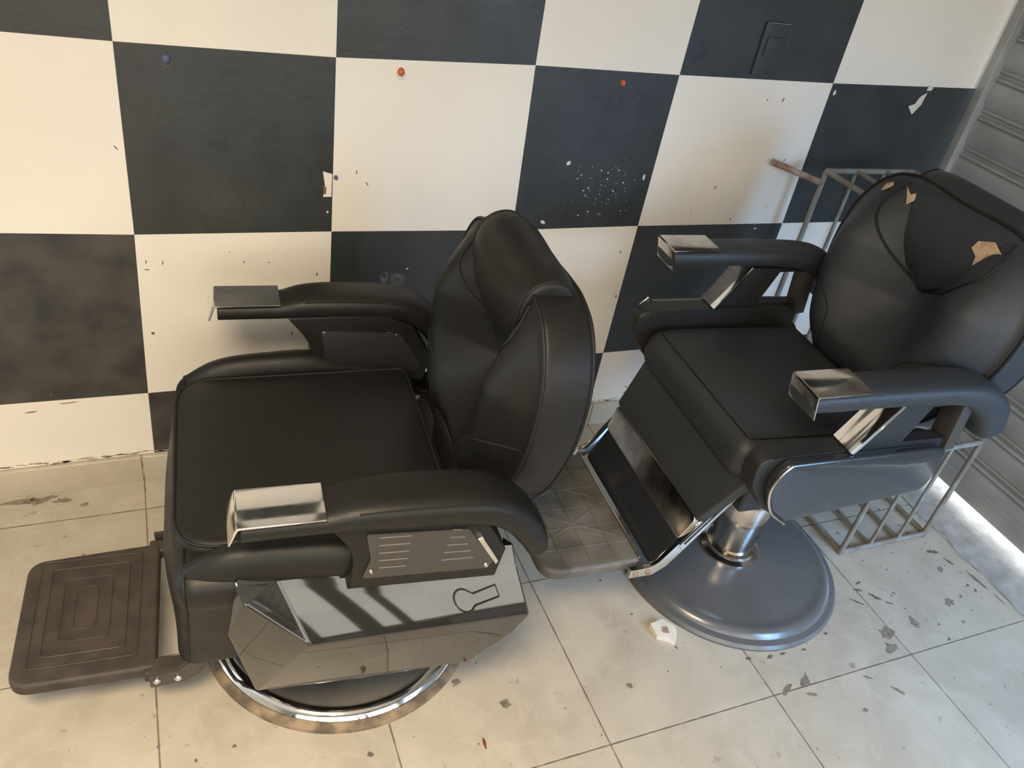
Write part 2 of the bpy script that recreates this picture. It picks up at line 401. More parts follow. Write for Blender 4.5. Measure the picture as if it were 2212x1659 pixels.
def wall_left():
    bm = bmesh.new()
    # painted grid, a little crooked like the hand-painted squares
    xs = [-2.49, -2.08, -1.67, -1.26, -0.86, -0.45]
    rows = {0: [(-0.0387, 1.0799), (0.3726, 1.0754), (0.8188, 1.0847), (1.2034, 1.0833), (1.6868, 1.0867), (2.262, 1.0981)],
            1: [(-0.0400, 0.6881), (0.3757, 0.6862), (0.8324, 0.6796), (1.2006, 0.6839), (1.6938, 0.6830), (2.262, 0.684)],
            2: [(-0.0499, 0.2699), (0.378, 0.270), (0.825, 0.270), (1.1986, 0.2696), (1.69, 0.271), (2.262, 0.273)]}
    left = {0: 1.0905, 1: 0.704, 2: 0.2745}
    R_ = []
    for z in (2.85, 2.68, 2.28, 1.88, 1.48):
        R_.append([(x, z) for x in xs] + [(-0.039, z), (0.370, z), (0.813, z), (1.207, z), (1.684, z), (2.262, z)])
    for k in (0, 1, 2): R_.append([(x, left[k]) for x in xs] + rows[k])
    R_.append([(x, 0.0805) for x in xs] + [(-0.052, .0805), (0.378, .0805), (0.825, .0805), (1.198, .0805), (1.69, .0805), (2.262, .0805)])
    R_.append([(p[0], -0.02) for p in R_[-1]])
    V = [[bm.verts.new((x, 0, z)) for x, z in r] for r in R_]
    for i in range(len(V) - 1):
        for j in range(len(V[0]) - 1):
            f = bm.faces.new((V[i][j], V[i + 1][j], V[i + 1][j + 1], V[i][j + 1]))
            # square above row 0 left of first column is black
            black = ((i + j) % 2 == 1)
            f.material_index = 1 if black else 0
            if black and i in (6, 7): f.material_index = 5 if j in (5, 6) else 1
    # marks: brown chips on the white squares, white specks on the black ones
    for x, z, w, h, a in [(-.055, .878, .012, .003, -.9), (.427, .83, .003, .012, 0), (.452, .803, .003, .012, .6), (-.023, .623, .003, .012, 0), (.01, .619, .003, .013, -.2),
                          (-.023, .604, .015, .003, 0), (.345, .576, .004, .011, 0), (-.025, .439, .009, .010, 0), (.287, .413, .004, .012, 0), (1.414, .794, .005, .016, -.2), (1.541, 1.037, .004, .014, -.3),
                          (1.167, .606, .004, .012, 0), (1.19, .465, .006, .012, 0), (1.617, .875, .003, .012, -.4), (1.611, .738, .003, .009, 0), (-.26, .397, .004, .004, 0), (-.253, .29, .004, .010, 0),
                          (1.315, .13, .006, .012, 0), (.18, .615, .004, .006, 0), (.235, .612, .008, .003, 0), (.15, .64, .003, .004, 0), (-.30, .245, .03, .004, .1), (-.22, .262, .05, .003, .05),
                          (1.49, 1.035, .006, .006, 0), (1.33, .115, .05, .004, .4), (1.352, .10, .03, .003, -.9), (1.50, .70, .004, .009, 0), (1.36, .72, .003, .006, 0)]:
        blob(bm, x, z, w, h, a, mi=2)
    for x, z, w, h, a in [(1.703, 1.063, .012, .016, 0), (.952, .858, .016, .012, .8), (.913, .70, .016, .010, -.5), (.365, .735, .006, .007, 0), (1.60, .668, .014, .005, 0), (.566, .581, .006, .004, .3), (1.35, .60, .010, .004, .6), (1.36, .588, .005, .008, 0),
                          (1.178, .822, .008, .02, 0)]:
        blob(bm, x, z, w, h, a, mi=3)
    for k in range(70):
        x = random.gauss(1.07, .07); z = random.gauss(.77, .06)
        if .86 < x < 1.19 and .69 < z < 1.0:
            s_ = random.choice([.0022, .003, .003, .005]); blob(bm, x, z, s_, s_, mi=3, n=6)
    # torn strip of paint at the edge of the black square and a pale flake near the shutter
    for q, mi in [([(.352, .832), (.3728, .826), (.3728, .772), (.354, .772), (.3575, .80)], 0), ([(2.015, 1.066), (2.035, 1.078), (2.032, 1.045), (2.012, 1.015), (1.985, 1.038), (2.006, 1.045)], 4), ([(.3535, .80), (.3605, .795), (.3605, .78), (.355, .778)], 2),
                  ([(2.03, 1.1), (2.05, 1.092), (2.046, 1.084), (2.028, 1.083)], 4)]:
        f = bm.faces.new([bm.verts.new((x, -.0007 - .0003 * mi, z)) for x, z in q]); f.material_index = mi
    # hazy smears on lower black squares
    for x, z, w, h, a in [(.545, .545, .045, .06, .3), (.51, .56, .03, .04, 0)]:
        blob(bm, x, z, w, h, a, mi=6, n=16)
    # raised plaster edge and grime where the paint meets the skirting
    for k in range(120):
        x = -1.0 + 2.9 * k / 120 + random.random() * .02
        blob(bm, x, .084 + random.random() * .006, .05 * random.random() + .012, .004 + .005 * random.random(), random.uniform(-.2, .2), mi=7, n=8)
    o = link('wall_left', bm, [M['white_paint'], M['black_paint'], M['chip_brown'], M['chip_white'], M['paper'], M['scuffed_black'], M['chip_smear'], M['grime']], None, 30)
    return struct(o)
wall_left()

def quad(name, vs, m):
    bm = bmesh.new(); bm.faces.new([bm.verts.new(v) for v in vs]); return struct(link(name, bm, m))
def build_floor():
    bm = bmesh.new()
    f = bm.faces.new([bm.verts.new(v) for v in ((-3, 0, 0), (-3, -3.6, 0), (2.6, -3.6, 0), (2.6, 0, 0))])
    for x, y, w, h, a, mi in [(-.313, -.033, .12, .03, .2, 2), (-.27, -.045, .05, .02, 0, 2), (-.22, -.07, .03, .016, .4, 2), (-.219, -.236, .012, .006, 0, 1), (-.36, -.03, .10, .02, 0, 2),
                              (.508, -.782, .03, .024, 0, 2), (.593, -.857, .030, .034, 0, 2), (.295, -.889, .014, .016, 0, 1),
                              (1.245, -1.002, .05, .022, .4, 2), (1.307, -.994, .055, .025, .7, 2), (1.595, -.977, .05, .04, .3, 2), (1.299, -1.03, .04, .012, -.3, 2),
                              (1.205, -.905, .02, .012, 0, 1), (1.26, -.915, .03, .012, .2, 1), (1.30, -.915, .02, .01, 0, 1), (1.45, -.895, .014, .01, 0, 1), (1.36, -.92, .02, .008, 0, 1), (1.608, -.832, .05, .01, -.8, 1), (1.64, -.80, .04, .012, -.4, 1), (1.673, -.832, .05, .014, -1.0, 1),
                              (1.70, -.86, .03, .008, -.7, 1), (1.66, -.78, .03, .008, .2, 1), (1.95, -.80, .03, .02, .5, 2), (1.88, -.90, .05, .03, .3, 2), (1.72, -.93, .03, .05, 0, 2), (1.62, -.935, .07, .05, .4, 2), (1.98, -.74, .05, .02, -.4, 1), (2.0, -.78, .04, .012, -1.2, 1),
                              (2.02, -.66, .05, .014, -1.3, 1), (2.03, -.86, .09, .01, -1.45, 1), (2.04, -.93, .05, .006, -1.5, 1), (1.47, -1.03, .03, .012, -.6, 2), (1.52, -1.08, .05, .014, -.9, 2), (1.40, -1.10, .02, .012, 0, 2), (.884, -.891, .02, .02, 0, 2),
                              (.955, -.60, .012, .006, 0, 1), (.985, -.715, .014, .006, .2, 1), (1.045, -.83, .008, .014, 0, 1), (.05, -.80, .01, .01, 0, 1), (-.02, -.81, .008, .01, .3, 1), (.03, -.86, .012, .006, 0, 1), (.09, -.92, .01, .008, 0, 1), (.20, -.90, .01, .006, 0, 1)]:
        blob(bm, x, y, w, h, a, plane='floor', mi=mi, jit=.6, n=16, lift=.0007)
    for k in range(160):
        x = random.uniform(-.35, 2.0); y = random.uniform(-1.3, -.72)
        s_ = random.choice([.003, .003, .004, .006]); blob(bm, x, y, s_, s_ * .7, random.random() * 3, plane='floor', mi=random.choice([1, 2]), n=7, lift=.0008)
    for k in range(60):
        x = random.uniform(1.7, 2.04); y = random.uniform(-1.0, -.45)
        s_ = random.choice([.006, .010, .016]); blob(bm, x, y, s_, s_ * .6, random.random() * 3, plane='floor', mi=random.choice([1, 2]), n=9, lift=.0008, jit=.6)
    blob(bm, .521, -.929, .008, .030, -.1, plane='floor', mi=3, n=10, lift=.0009)
    struct(link('floor', bm, [M['floor'], M['dirt'], M['stain'], M['dried_red']]))
build_floor()
quad('ceiling', ((-3, 0, 2.85), (2.26, 0, 2.85), (2.26, -3.6, 2.85), (-3, -3.6, 2.85)), M['ceiling'])
quad('wall_back', ((-3, 0, -.02), (-3, 0, 2.85), (-3, -3.6, 2.85), (-3, -3.6, -.02)), M['white_paint'])
def wall_right():
    bm = bmesh.new(); y = -3.6; s_ = .41
    for i in range(13):
        for j in range(7):
            x0, x1 = -3 + i * s_, min(2.26, -3 + (i + 1) * s_); z0 = -.02 + j * s_; z1 = min(2.85, z0 + s_)
            f = bm.faces.new([bm.verts.new(v) for v in ((x0, y, z0), (x0, y, z1), (x1, y, z1), (x1, y, z0))]); f.material_index = (i + j) % 2
    struct(link('wall_right', bm, [M['white_paint'], M['black_paint']]))
wall_right()
def shopfront():
    t = thing('shop_front', 'dark metal framed shop front behind the viewer, reflected in the glossy side cover', 'shop front', (-.35, -3.42, 0))
    for x, w in ((-1.95, .10), (-1.35, .10), (-.70, .08), (-.05, .10), (.75, .07), (1.03, .11), (1.21, .055), (2.05, .10)):
        bm = bmesh.new(); box(bm, (x, 0, 1.2), (w, .03, 2.4), bev=.004); link('door_stile', bm, M['matte'], t)
    for z, h in ((.13, .26), (2.33, .14)):
        bm = bmesh.new(); box(bm, (0, .002, z), (4.0, .026, h), bev=.004); link('door_rail', bm, M['matte'], t)
shopfront()

# skirting tiles along the wall
def skirting():
    bm = bmesh.new(); x = -0.0825 - 0.4292 * 6
    while x < 2.24:
        x1 = min(2.245, x + 0.4292)
        box(bm, ((x + x1) / 2, -.006, .040), (x1 - x - .004, .012, .080), bev=.0015); x += 0.4292
    o = link('baseboard_left', bm, M['skirting']); struct(o)
    bm = bmesh.new(); box(bm, (-.1, -.004, .040), (4.9, .006, .078)); struct(link('trim_1', bm, M['grime']))
skirting()

# ------------------------------------------------------------------ roller shutter (end wall) and its threshold
def shutter():
    t = thing('roller_shutter', 'grey corrugated steel roller shutter closing the end of the shop, daylight under its bottom edge', 'roller shutter', (2.24, -1.8, .028))
    P = .110; y0, y1 = -1.79, 1.775
    def prof(z):
        q = (z % P) / P     # 0..1 within a slat
        if q < .12: return .010 * math.sin(PI * q / .12)
        if q < .20: return -.004
        if q < .30: return .006 * math.sin(PI * (q - .20) / .10)
        return .013 * math.sin(PI * (q - .30) / .70) ** .6
    bm = bmesh.new(); prev = None; z = .062
    while z <= 2.84:
        x = -prof(z - .002)
        cur = (bm.verts.new((x, y0, z)), bm.verts.new((x, y1, z)))
        if prev: bm.faces.new((prev[0], prev[1], cur[1], cur[0]))
        prev = cur; z += .0025
    link('slat_curtain', bm, M['shutter'], t, 60)
    bm = bmesh.new(); box(bm, (0, -.008, .035), (.03, 3.56, .06), bev=.004); link('bottom_bar', bm, M['shutter'], t)
    bm = bmesh.new(); box(bm, (-.008, 1.777, 1.42), (.05, .028, 2.82), bev=.003); link('guide_rail', bm, M['shutter'], t)
shutter()
def threshold():
    bm = bmesh.new(); n = 140; m_ = 12; V = []
    for i in range(n + 1):
        y = -3.6 + 3.6 * i / n; row = []
        e = 2.062 + .012 * math.sin(i * .9) * random.random() + .008 * random.random()
        for j in range(m_ + 1):
            x = e + (2.56 - e) * (j / m_) ** 1.2
            z = .0012 + .012 * min(1, j / 5) + .0022 * random.random() * (1 if j else 0)
            if x > 2.2: z = .008
            row.append(bm.verts.new((x, y, z)))
        V.append(row)
    for a, b in zip(V, V[1:]):
        for j in range(m_): bm.faces.new((a[j], a[j + 1], b[j + 1], b[j]))
    o = link('trim_2', bm, M['cement'], None, 80); struct(o)
    bm = bmesh.new()
    bm.faces.new([bm.verts.new(v) for v in ((2.5, 1.5, 0.0), (2.5, -5, 0.0), (8, -5, 0.0), (8, 1.5, 0.0))])
    struct(link('trim_3', bm, M['street']))
threshold()

# ------------------------------------------------------------------ small things on the wall
def wall_plug(x, z, m, label, r=.008, plate=None):
    t = thing('wall_plug', label, 'wall plug', (x, 0, z))
    bm = bmesh.new(); b2 = lathe(bmesh.new(), [(0, .009), (r * .45, .0085), (r * .8, .006), (r, .001), (r, 0)], seg=20)
    me = D.meshes.new('tmp'); b2.to_mesh(me); b2.free(); bm.from_mesh(me); D.meshes.remove(me)
    for v in bm.verts: v.co = Vector((v.co.x, -v.co.z, v.co.y * 1.15))
    link('plug_head', bm, m, t)
    if plate:
        bm = bmesh.new(); blob(bm, 0, -.006, .026, .028, n=14, jit=.25, lift=.0012); link('chipped_plaster', bm, plate, t)
wall_plug(.050, 1.054, M['blue'], 'blue-grey plastic plug in the upper left black square', .009, M['scuffed_black'])
wall_plug(.5105, 1.054, M['red'], 'red plug with chipped plaster, in the white square above the front chair', .008, M['paper'])
wall_plug(1.0514, 1.057, M['red'], 'small red plug in the top of the black square between the chairs', .007)
wall_plug(.381, .818, M['blue'], 'tiny dark blue plug at the torn paint edge', .0045)
def cover_plate():
    t = thing('switch_box', 'black painted switch box in the top black square near the shutter', 'switch box', (1.444, 0, 1.158))
    bm = bmesh.new(); box(bm, (0, -.004, 0), (.072, .008, .122), bev=.002); link('box_plate', bm, M['black_paint'], t)
    bm = bmesh.new(); box(bm, (-.002, -.0095, .008), (.040, .006, .045), bev=.001); link('rocker', bm, M['black_paint'], t)
    bm = bmesh.new(); box(bm, (0, -.0062, .0625), (.068, .005, .0025)); link('worn_edge', bm, M['slot'], t)
cover_plate()

# ------------------------------------------------------------------ crumb of plaster on the floor
def flake():
    bm = bmesh.new(); ring = []
    poly = [(1.008, -.762), (1.044, -.756), (1.066, -.786), (1.056, -.808), (1.042, -.824), (1.026, -.808), (1.008, -.797)]
    top = [bm.verts.new((x, y, .012 + .006 * random.random())) for x, y in poly]
    bot = [bm.verts.new((x, y, .001)) for x, y in poly]
    c = bm.verts.new((1.036, -.786, .017)); n = len(poly)
    for k in range(n):
        bm.faces.new((c, top[k], top[(k + 1) % n])); bm.faces.new((top[k], bot[k], bot[(k + 1) % n], top[(k + 1) % n]))
    bm.faces.new(bot[::-1])
    t = link('plaster_flake', bm, M['paper'], None, 20); tag(t, 'off-white broken plaster flake with a brown spot, beside the rear chair base', 'debris')
    bm = bmesh.new(); blob(bm, 1.034, -.790, .022, .024, .5, plane='floor', lift=.0185, n=12, jit=.5); link('brown_spot', bm, M['rust'], t)
flake()

# ------------------------------------------------------------------ rack behind the rear chair
def rack():
    t = thing('wire_rack', 'grey-green welded steel rod rack standing behind the torn chair', 'rack', (1.84, -.38, 0))
    o = Vector((1.84, -.38, 0)); r = .0075
    def rod(name, pts, rr=r, m=M['rack']): mk_tube(name, [Vector(p) - o for p in pts], rr, m, t, seg=10)
    X0, X1, YB, YM, YF, ZT, ZL = 1.680, 2.00, -.10, -.27, -.678, .885, .36
    for x, y, z in ((X0, YB, ZT), (X1, YB, ZT), (X0, YM, ZT), (X1, YM, ZT), (X0, YF, ZL), (X1, YF, ZL)):
        rod('post', [(x, y, 0), (x, y, z)])
    for z, ya, yb in ((ZT, YB, YM), (ZL, YM, YF), (.012, YB, YF)):
        for x in (X0, X1): rod('side_rail', [(x, ya, z), (x, yb, z)])
    rod('top_rail', [(X0, YB, ZT), (X1, YB, ZT)]); rod('top_rail', [(X0, YM, ZT), (X1, YM, ZT)])
    rod('shelf_rail', [(X0, YF, ZL), (X1, YF, ZL)]); rod('shelf_rail', [(X0, YM, ZL), (X1, YM, ZL)])
    rod('foot_rail', [(X0, YF, .010), (X1, YF, .010)]); rod('foot_rail', [(X0, YB, .010), (X1, YB, .010)])
    for x in (1.787, 1.893):
        rod('upright_rod', [(x, YB, .01), (x, YB, ZT)], .0055); rod('upright_rod', [(x, YF, .01), (x, YF, ZL)], .0055)
        rod('top_rod', [(x, YB, ZT), (x, YM, ZT)], .006); rod('floor_rod', [(x, YB, .012), (x, YF, .012)], .0055)
    rod('rusty_bar', [(1.565, -.012, .874), (1.682, -.10, .850)], .009, M['rust'])
rack()

# ------------------------------------------------------------------ barber chairs
def add_screw(parent, name, p, ax, r=.006, m=None):
    b = lathe(bmesh.new(), [(0, .004), (r * .6, .0038), (r, .001), (r, -.002)], seg=16)
    q = Vector((0, 0, 1)).rotation_difference(Vector(ax)).to_matrix()
    for v in b.verts: v.co = q @ v.co + Vector(p)
    return link(name, b, m or M['chrome_rust'], parent)

def back_rest(t, P, vm):
    """P: dict z0,z1(top), uf (piping plane at z0), lean, thickness, widths"""
    z0 = P['z0']; lean = P['lean']
    def fr(a, b, tt): return Vector((P['uf'] + (b - z0) * lean - tt, a, b + tt * lean))
    s_ = P['sc']; H = P['H']
    half = [(.0, 0.0), (.12, .002), (.195, .06), (.247, .18), (.262, .29), (.246, .375), (.20, .438), (.14, .463), (.08, .466), (0, .462)]
    pts = [(v * s_, z0 + h * H) for v, h in half] + [(-v * s_, z0 + h * H) for v, h in half[::-1][1:-1]]
    out = smooth_closed(pts)
    dp = P.get('dip', .055)
    def front(a, b):
        h = (b - z0) / H; x = abs(a) / s_
        f = max(0.0, min(1.0, (h - .10) / .12)); g = 1 - .75 * max(0.0, min(1.0, (h - .30) / .14))
        wing = (.066 + P.get('wing', 0)) * math.exp(-((x - .178) / .092) ** 2) * g
        low = .045 * math.exp(-((h - .04) / .12) ** 2) * math.exp(-(x / .14) ** 2)
        return wing + low + .018 - dp * f * math.exp(-(x / .115) ** 2)
    c = Cushion(out, fr, -.095, 0.0, .014, front=front, back=lambda a, b: .02, n=150, rings=22, p=5)
    b = c.build('backrest', vm, t)
    mk_tube('piping', c.edge(45, lift=.001), .0038, M['piping'], b, closed=True)
    mk_tube('piping', c.edge(45, back=True, lift=.001), .0035, M['piping'], b, closed=True)
    def seam(pts, n=24, r=.0022, m=M['piping'], name='seam', close=False):
        out = []
        K = [Vector(p) for p in pts]
        K2 = [K[0] * 2 - K[1]] + K + [K[-1] * 2 - K[-2]]
        for i in range(len(K2) - 3):
            for j in range(n // (len(K) - 1) + 1):
                q = j / (n // (len(K) - 1) + 1); a, b_, c_, d = K2[i:i + 4]
                v = .5 * ((2 * b_) + (c_ - a) * q + (2 * a - 5 * b_ + 4 * c_ - d) * q * q + (3 * b_ - a - 3 * c_ + d) * q ** 3)
                out.append(c.surf(v.x, v.y, .0006))
        out.append(c.surf(K[-1].x, K[-1].y, .0006))
        mk_tube(name, out, r, m, b, seg=6)
    for s in (-1, 1):
        seam([(s * .142 * s_, z0 + .445 * H), (s * .150 * s_, z0 + .375 * H), (s * .085 * s_, z0 + .305 * H), (s * .004, z0 + .262 * H)], r=.003)
        seam([(s * .246 * s_, z0 + .215 * H), (s * .20 * s_, z0 + .200 * H), (s * .14 * s_, z0 + .165 * H), (s * .105 * s_, z0 + .12 * H), (s * .095 * s_, z0 + .03 * H)], r=.0013, m=M['thread'], name='stitching')
    return b, c, fr

def head_rest(t, P, vm):
    k = P['hs']; hu, hz = P['hu'], P['hz']; lean = P['lean']; r = P.get('hr', .047)
    tip = Vector((P['tu'] + .190 * k * 0, hz - .195 * k)); f0 = Vector((hu, hz - r)); L1 = (f0 - tip).length
    arc = PI * r; L2 = .05
    def prof(s):
        if s < L1:
            q = s / L1; p = tip.lerp(f0, q); d = (f0 - tip).normalized(); n = Vector((-d.y, d.x))
            bow = .012 * math.sin(PI * q); return p + n * bow, n
        if s < L1 + arc:
            th = (s - L1) / r; n = Vector((-math.cos(th), math.sin(th))); return Vector((hu + r, hz - r)) + n * r, n
        q = s - L1 - arc; return Vector((hu + 2 * r, hz - r - q)), Vector((1, 0))
    def fr(a, b, tt):
        p, n = prof(b); p = p + n * tt; return Vector((p.x + (p.y - hz) * lean, a, p.y))
    T = L1 + arc + L2
    pts = [(0, 0), (.045 * k, .030 * k), (.095 * k, .060 * k), (.134 * k, .115 * k), (.137 * k, T), (-.137 * k, T), (-.134 * k, .115 * k), (-.095 * k, .060 * k), (-.045 * k, .030 * k)]
    out = rounded(pts, [.01, .03, .05, .04, .02, .02, .04, .05, .03], 6)
    c = Cushion(out, fr, -.040, 0.0, .013, front=lambda a, b: .006, n=170, rings=30, p=6)
    h = c.build('headrest', vm, t)
    mk_tube('piping', c.edge(35, lift=.001), .0026, M['piping'], h, closed=True)
    P['surf'] = lambda a, b, l: fr(a, b, .006 + l)
    return h

def sweep_cap(bm, u0, u1, ztop, v, w, hfront, th=.003, slant=0.0):
    """chrome cap: top plate plus front plate with bevelled edges"""
    prof = rounded([(u1, ztop), (u0, ztop), (u0 + slant, ztop - hfront), (u0 + slant + th, ztop - hfront), (u0 + th, ztop - th), (u1, ztop - th)], [0, .004, 0, 0, .002, 0], 4)
    prism(bm, [(p.x, p.y) for p in prof], lambda a, b, tt: Vector((a, tt, b)), v - w / 2, v + w / 2, bev=.0008, seg=2)

def bar(bm, pts, w, th, v):
    """flat bar bent along (u,z) points, width w across v, thickness th"""
    P = [Vector(p) for p in pts]; up = []; dn = []
    for i, p in enumerate(P):
        a = P[max(0, i - 1)]; b = P[min(len(P) - 1, i + 1)]; tt = (b - a).normalized(); n = Vector((-tt.y, tt.x))
        up.append(p + n * th / 2); dn.append(p - n * th / 2)
    poly = [(q.x, q.y) for q in up + dn[::-1]]
    prism(bm, poly, lambda a, b, t_: Vector((a, t_, b)), v - w / 2, v + w / 2, bev=min(th, w) * .18, seg=2)

def front_chair():
    t = thing('barber_chair', 'black vinyl barber chair in front with glossy faceted side covers and brown footrest', 'barber chair', (.31, -.54, 0), math.radians(-4))
    V = M['vinyl']
    # --- base
    b = link('base', lathe(bmesh.new(), [(0, .040), (.06, .040), (.16, .036), (.235, .030), (.252, .026)]), M['dome_reflect'], t)
    link('chrome_ring', lathe(bmesh.new(), [(.250, .026), (.256, .030), (.264, .029), (.276, .022), (.281, .014)]), M['chrome'], b)
    link('dusty_rim', lathe(bmesh.new(), [(.281, .016), (.290, .013), (.296, .008), (.297, .000), (.28, .0)]), M['scale'], b)
    c = link('column', lathe(bmesh.new(), [(.09, .036), (.088, .06), (.062, .075), (.058, .16), (.05, .165), (.05, .32), (0, .32)], seg=48), M['chrome'], t)
    # --- hidden frame
    bm = bmesh.new(); box(bm, (-.01, 0, .345), (.44, .46, .17), bev=.01); link('seat_frame', bm, M['matte'], t)
    # --- seat cushion
    out = rounded([(-.322, -.236), (.16, -.245), (.16, .245), (-.322, .236)], [.085, .03, .03, .085], 10)
    c = Cushion(out, lambda a, b, tt: Vector((a, b, tt)), .40, .512, .022, front=lambda a, b: .014 - .006 * math.exp(-((a + .05) / .14) ** 2), n=140, p=4)
    s_ = c.build('seat_cushion', V, t)
    mk_tube('piping', c.edge(38, lift=.001), .0030, M['piping'], s_, closed=True)
    # --- front apron, tapering down to the footrest
    half = [(0, .498), (.255, .498), (.296, .480), (.292, .430), (.245, .370), (.215, .26), (.190, .150), (.16, .138), (0, .135)]
    pts = rounded([(v, z) for v, z in half] + [(-v, z) for v, z in half[::-1][1:-1]], .03, 5)
    def ap(a, b, tt): return Vector((-.285 - tt - .05 * max(0, .42 - b), a, b))
    c = Cushion(pts, ap, -.105, .034, .036, front=lambda a, b: .022 * math.exp(-((b - .36) / .12) ** 2), n=130, p=3)
    a_ = c.build('front_apron', V, t)
    mk_tube('piping', c.edge(60, lift=.001), .0025, M['piping'], a_, closed=True)
    # --- side rolls under the armrests
    for s in (-1, 1):
        path = smooth_path([(-.285, .470, .046, .062), (-.24, .486, .052, .082), (-.20, .494, .054, .086), (-.14, .500, .056, .080), (-.05, .500, .060, .076), (.04, .480, .055, .06), (.16, .46, .05, .06)], 36)
        link('side_roll', sweep(bmesh.new(), round_ends(path, .015, .02), s * .2747, power=2.3, vdir=s * .067), V, t)
        # vented arm panel
        def fr(a, b, tt, s=s): return Vector((a, s * (.262 + tt), b))
        conc = [(-.095, .628)] + [(-.095 + .050 * math.sin(PI / 2 * k / 8), .628 - .095 * (k / 8)) for k in range(1, 9)] + [(-.046, .515), (-.052, .470)]
        pts = conc + [(.205, .455), (.215, .52), (.17, .60), (.10, .630)]
        bm = bmesh.new(); prism(bm, pts, fr, 0, .060, bev=.004); p = link('arm_panel', bm, V, t, 25)
        for side, off in ((1, .061), (-1, -.001)):
            bm = bmesh.new()
            plate = rounded([(-.028, .598), (-.018, .540), (-.030, .497), (.185, .483), (.195, .500), (.140, .585)], [.004, .02, .004, .004, .008, .004], 4)
            prism(bm, [(q.x, q.y) for q in plate], fr, off - .001, off + .0022, bev=.0006); link('vent_plate', bm, M['panel'] if side > 0 else M['matte'], p)
            for g in (0, 1):
                for k in range(5 if side > 0 else 6):
                    z = .588 - k * .0175
                    if g == 0: x0, x1 = -.008 + .001 * k, .045 + .001 * (-k)
                    else: x0, x1 = .112 - .003 * k, .128 + .007 * k
                    if z < .495: continue
                    mk_tube('vent_slot', [fr(x0, z, off + .002), fr(x1, z - .003, off + .002)], .0013, M['slot'], p, seg=6)
            for q in ((-.016, .512), (.182, .492)) if side > 0 else ((-.020, .592), (.135, .580)):
                add_screw(p, 'screw', fr(q[0], q[1], off + .002), (0, s * side, 0), .005)
        # chrome brace at the rear
        bm = bmesh.new(); prism(bm, [(.158, .560), (.166, .564), (.203, .500), (.199, .492)], fr, .060, .066, bev=.001); link('chrome_brace', bm, M['chrome'], t)
        # armrest
        key = [(-.228, .633, .078, .038), (-.16, .633, .078, .038), (-.105, .634, .080, .040), (-.06, .641, .090, .050), (.0, .642, .097, .056), (.10, .637, .098, .058), (.16, .625, .096, .060), (.205, .596, .092, .058), (.240, .552, .086, .054), (.256, .520, .076, .044)]
        key = [(k[0] + (.016 if s < 0 else 0),) + k[1:] for k in key]
        ar = link('armrest', sweep(bmesh.new(), round_ends(smooth_path(key, 60), .002, .024), s * .305 + .006, power=3.0), V, t, 60)
        bm = bmesh.new(); sweep_cap(bm, -.236 + (.016 if s < 0 else 0), -.108 + (.016 if s < 0 else 0), .6555, s * .305 + .006, .082, .034, slant=-.012); link('armrest_cap', bm, M['chrome'], ar, 30)
        # stitching down the pad edge
        st = []
        for u, z, w, h in smooth_path(key[3:9], 40): st.append(Vector((u + .0 , s * .305 + .006 - w / 2 * .93, z + h / 2 * .78)))
        mk_tube('stitching', st, .0011, M['thread'], ar, seg=6)
    # --- faceted glossy side covers
    for s in (-1, 1):
        v_ = dict(A=(-.160, .286, .472), B=(.258, .288, .442), C=(.284, .338, .352), D_=(-.112, .348, .372), E=(-.212, .322, .468), F=(-.240, .316, .390),
                  G=(-.200, .312, .218), H=(-.02, .318, .212), I=(.190, .322, .212), J=(.262, .330, .292), K=(-.225, .292, .484), L=(-.165, .268, .492), N=(.254, .270, .470))
        bm = bmesh.new(); W = {k: bm.verts.new((x[0], s * x[1], x[2])) for k, x in v_.items()}
        for f in (('A', 'B', 'C', 'D_'), ('A', 'D_', 'E'), ('D_', 'C', 'J', 'I', 'H', 'G'), ('E', 'D_', 'G', 'F'), ('K', 'A', 'E'), ('K', 'E', 'F'), ('L', 'N', 'B', 'A'), ('L', 'A', 'K')):
            bm.faces.new([W[k] for k in f])
        rim = ['K', 'F', 'G', 'H', 'I', 'J', 'C', 'B', 'N']; inner = {k: bm.verts.new((W[k].co.x * .96, s * .24, W[k].co.z + (.01 if W[k].co.z < .35 else -.01))) for k in rim}
        for a, b_ in zip(rim, rim[1:]): bm.faces.new((W[a], W[b_], inner[b_], inner[a]))
        bmesh.ops.recalc_face_normals(bm, faces=bm.faces)
        es = [e for e in bm.edges if len(e.link_faces) == 2]
        bmesh.ops.bevel(bm, geom=es, offset=.0035, segments=3, profile=.5, affect='EDGES')
        cv = link('side_cover', bm, M['gloss'], t, 14)
        # key-shaped recess on the upper facet
        A, B, C_, D4 = [Vector((v_[k][0], s * v_[k][1], v_[k][2])) for k in ('A', 'B', 'C', 'D_')]
        nrm = (B - A).cross(D4 - A).normalized(); nrm = nrm if nrm.y * s > 0 else -nrm
        def F(x, y): return (A.lerp(B, x).lerp(D4.lerp(C_, x), y)) + nrm * .0012
        pts = [F(.715 + .045 * math.cos(th) * 1.0, .60 + .21 * math.sin(th)) for th in [math.radians(d) for d in range(38, 323, 15)]]
        # circle then handle
        loop = pts[::-1] + [F(.762, .700), F(.879, .590), F(.875, .370), F(.762, .490)]
        mk_tube('handle_recess', loop, .0013, M['matte'], cv, closed=True, seg=6)
    # --- footrest
    zf = .13
    out = rounded([(-.372, -.165), (-.372, .155), (-.622, .138), (-.622, -.165)], [.012, .012, .038, .038], 8)
    c = Cushion(out, lambda a, b, tt: Vector((a, b, tt)), zf - .030, zf, .008, n=120, p=3)
    f = c.build('footrest', M['rubber'], t)
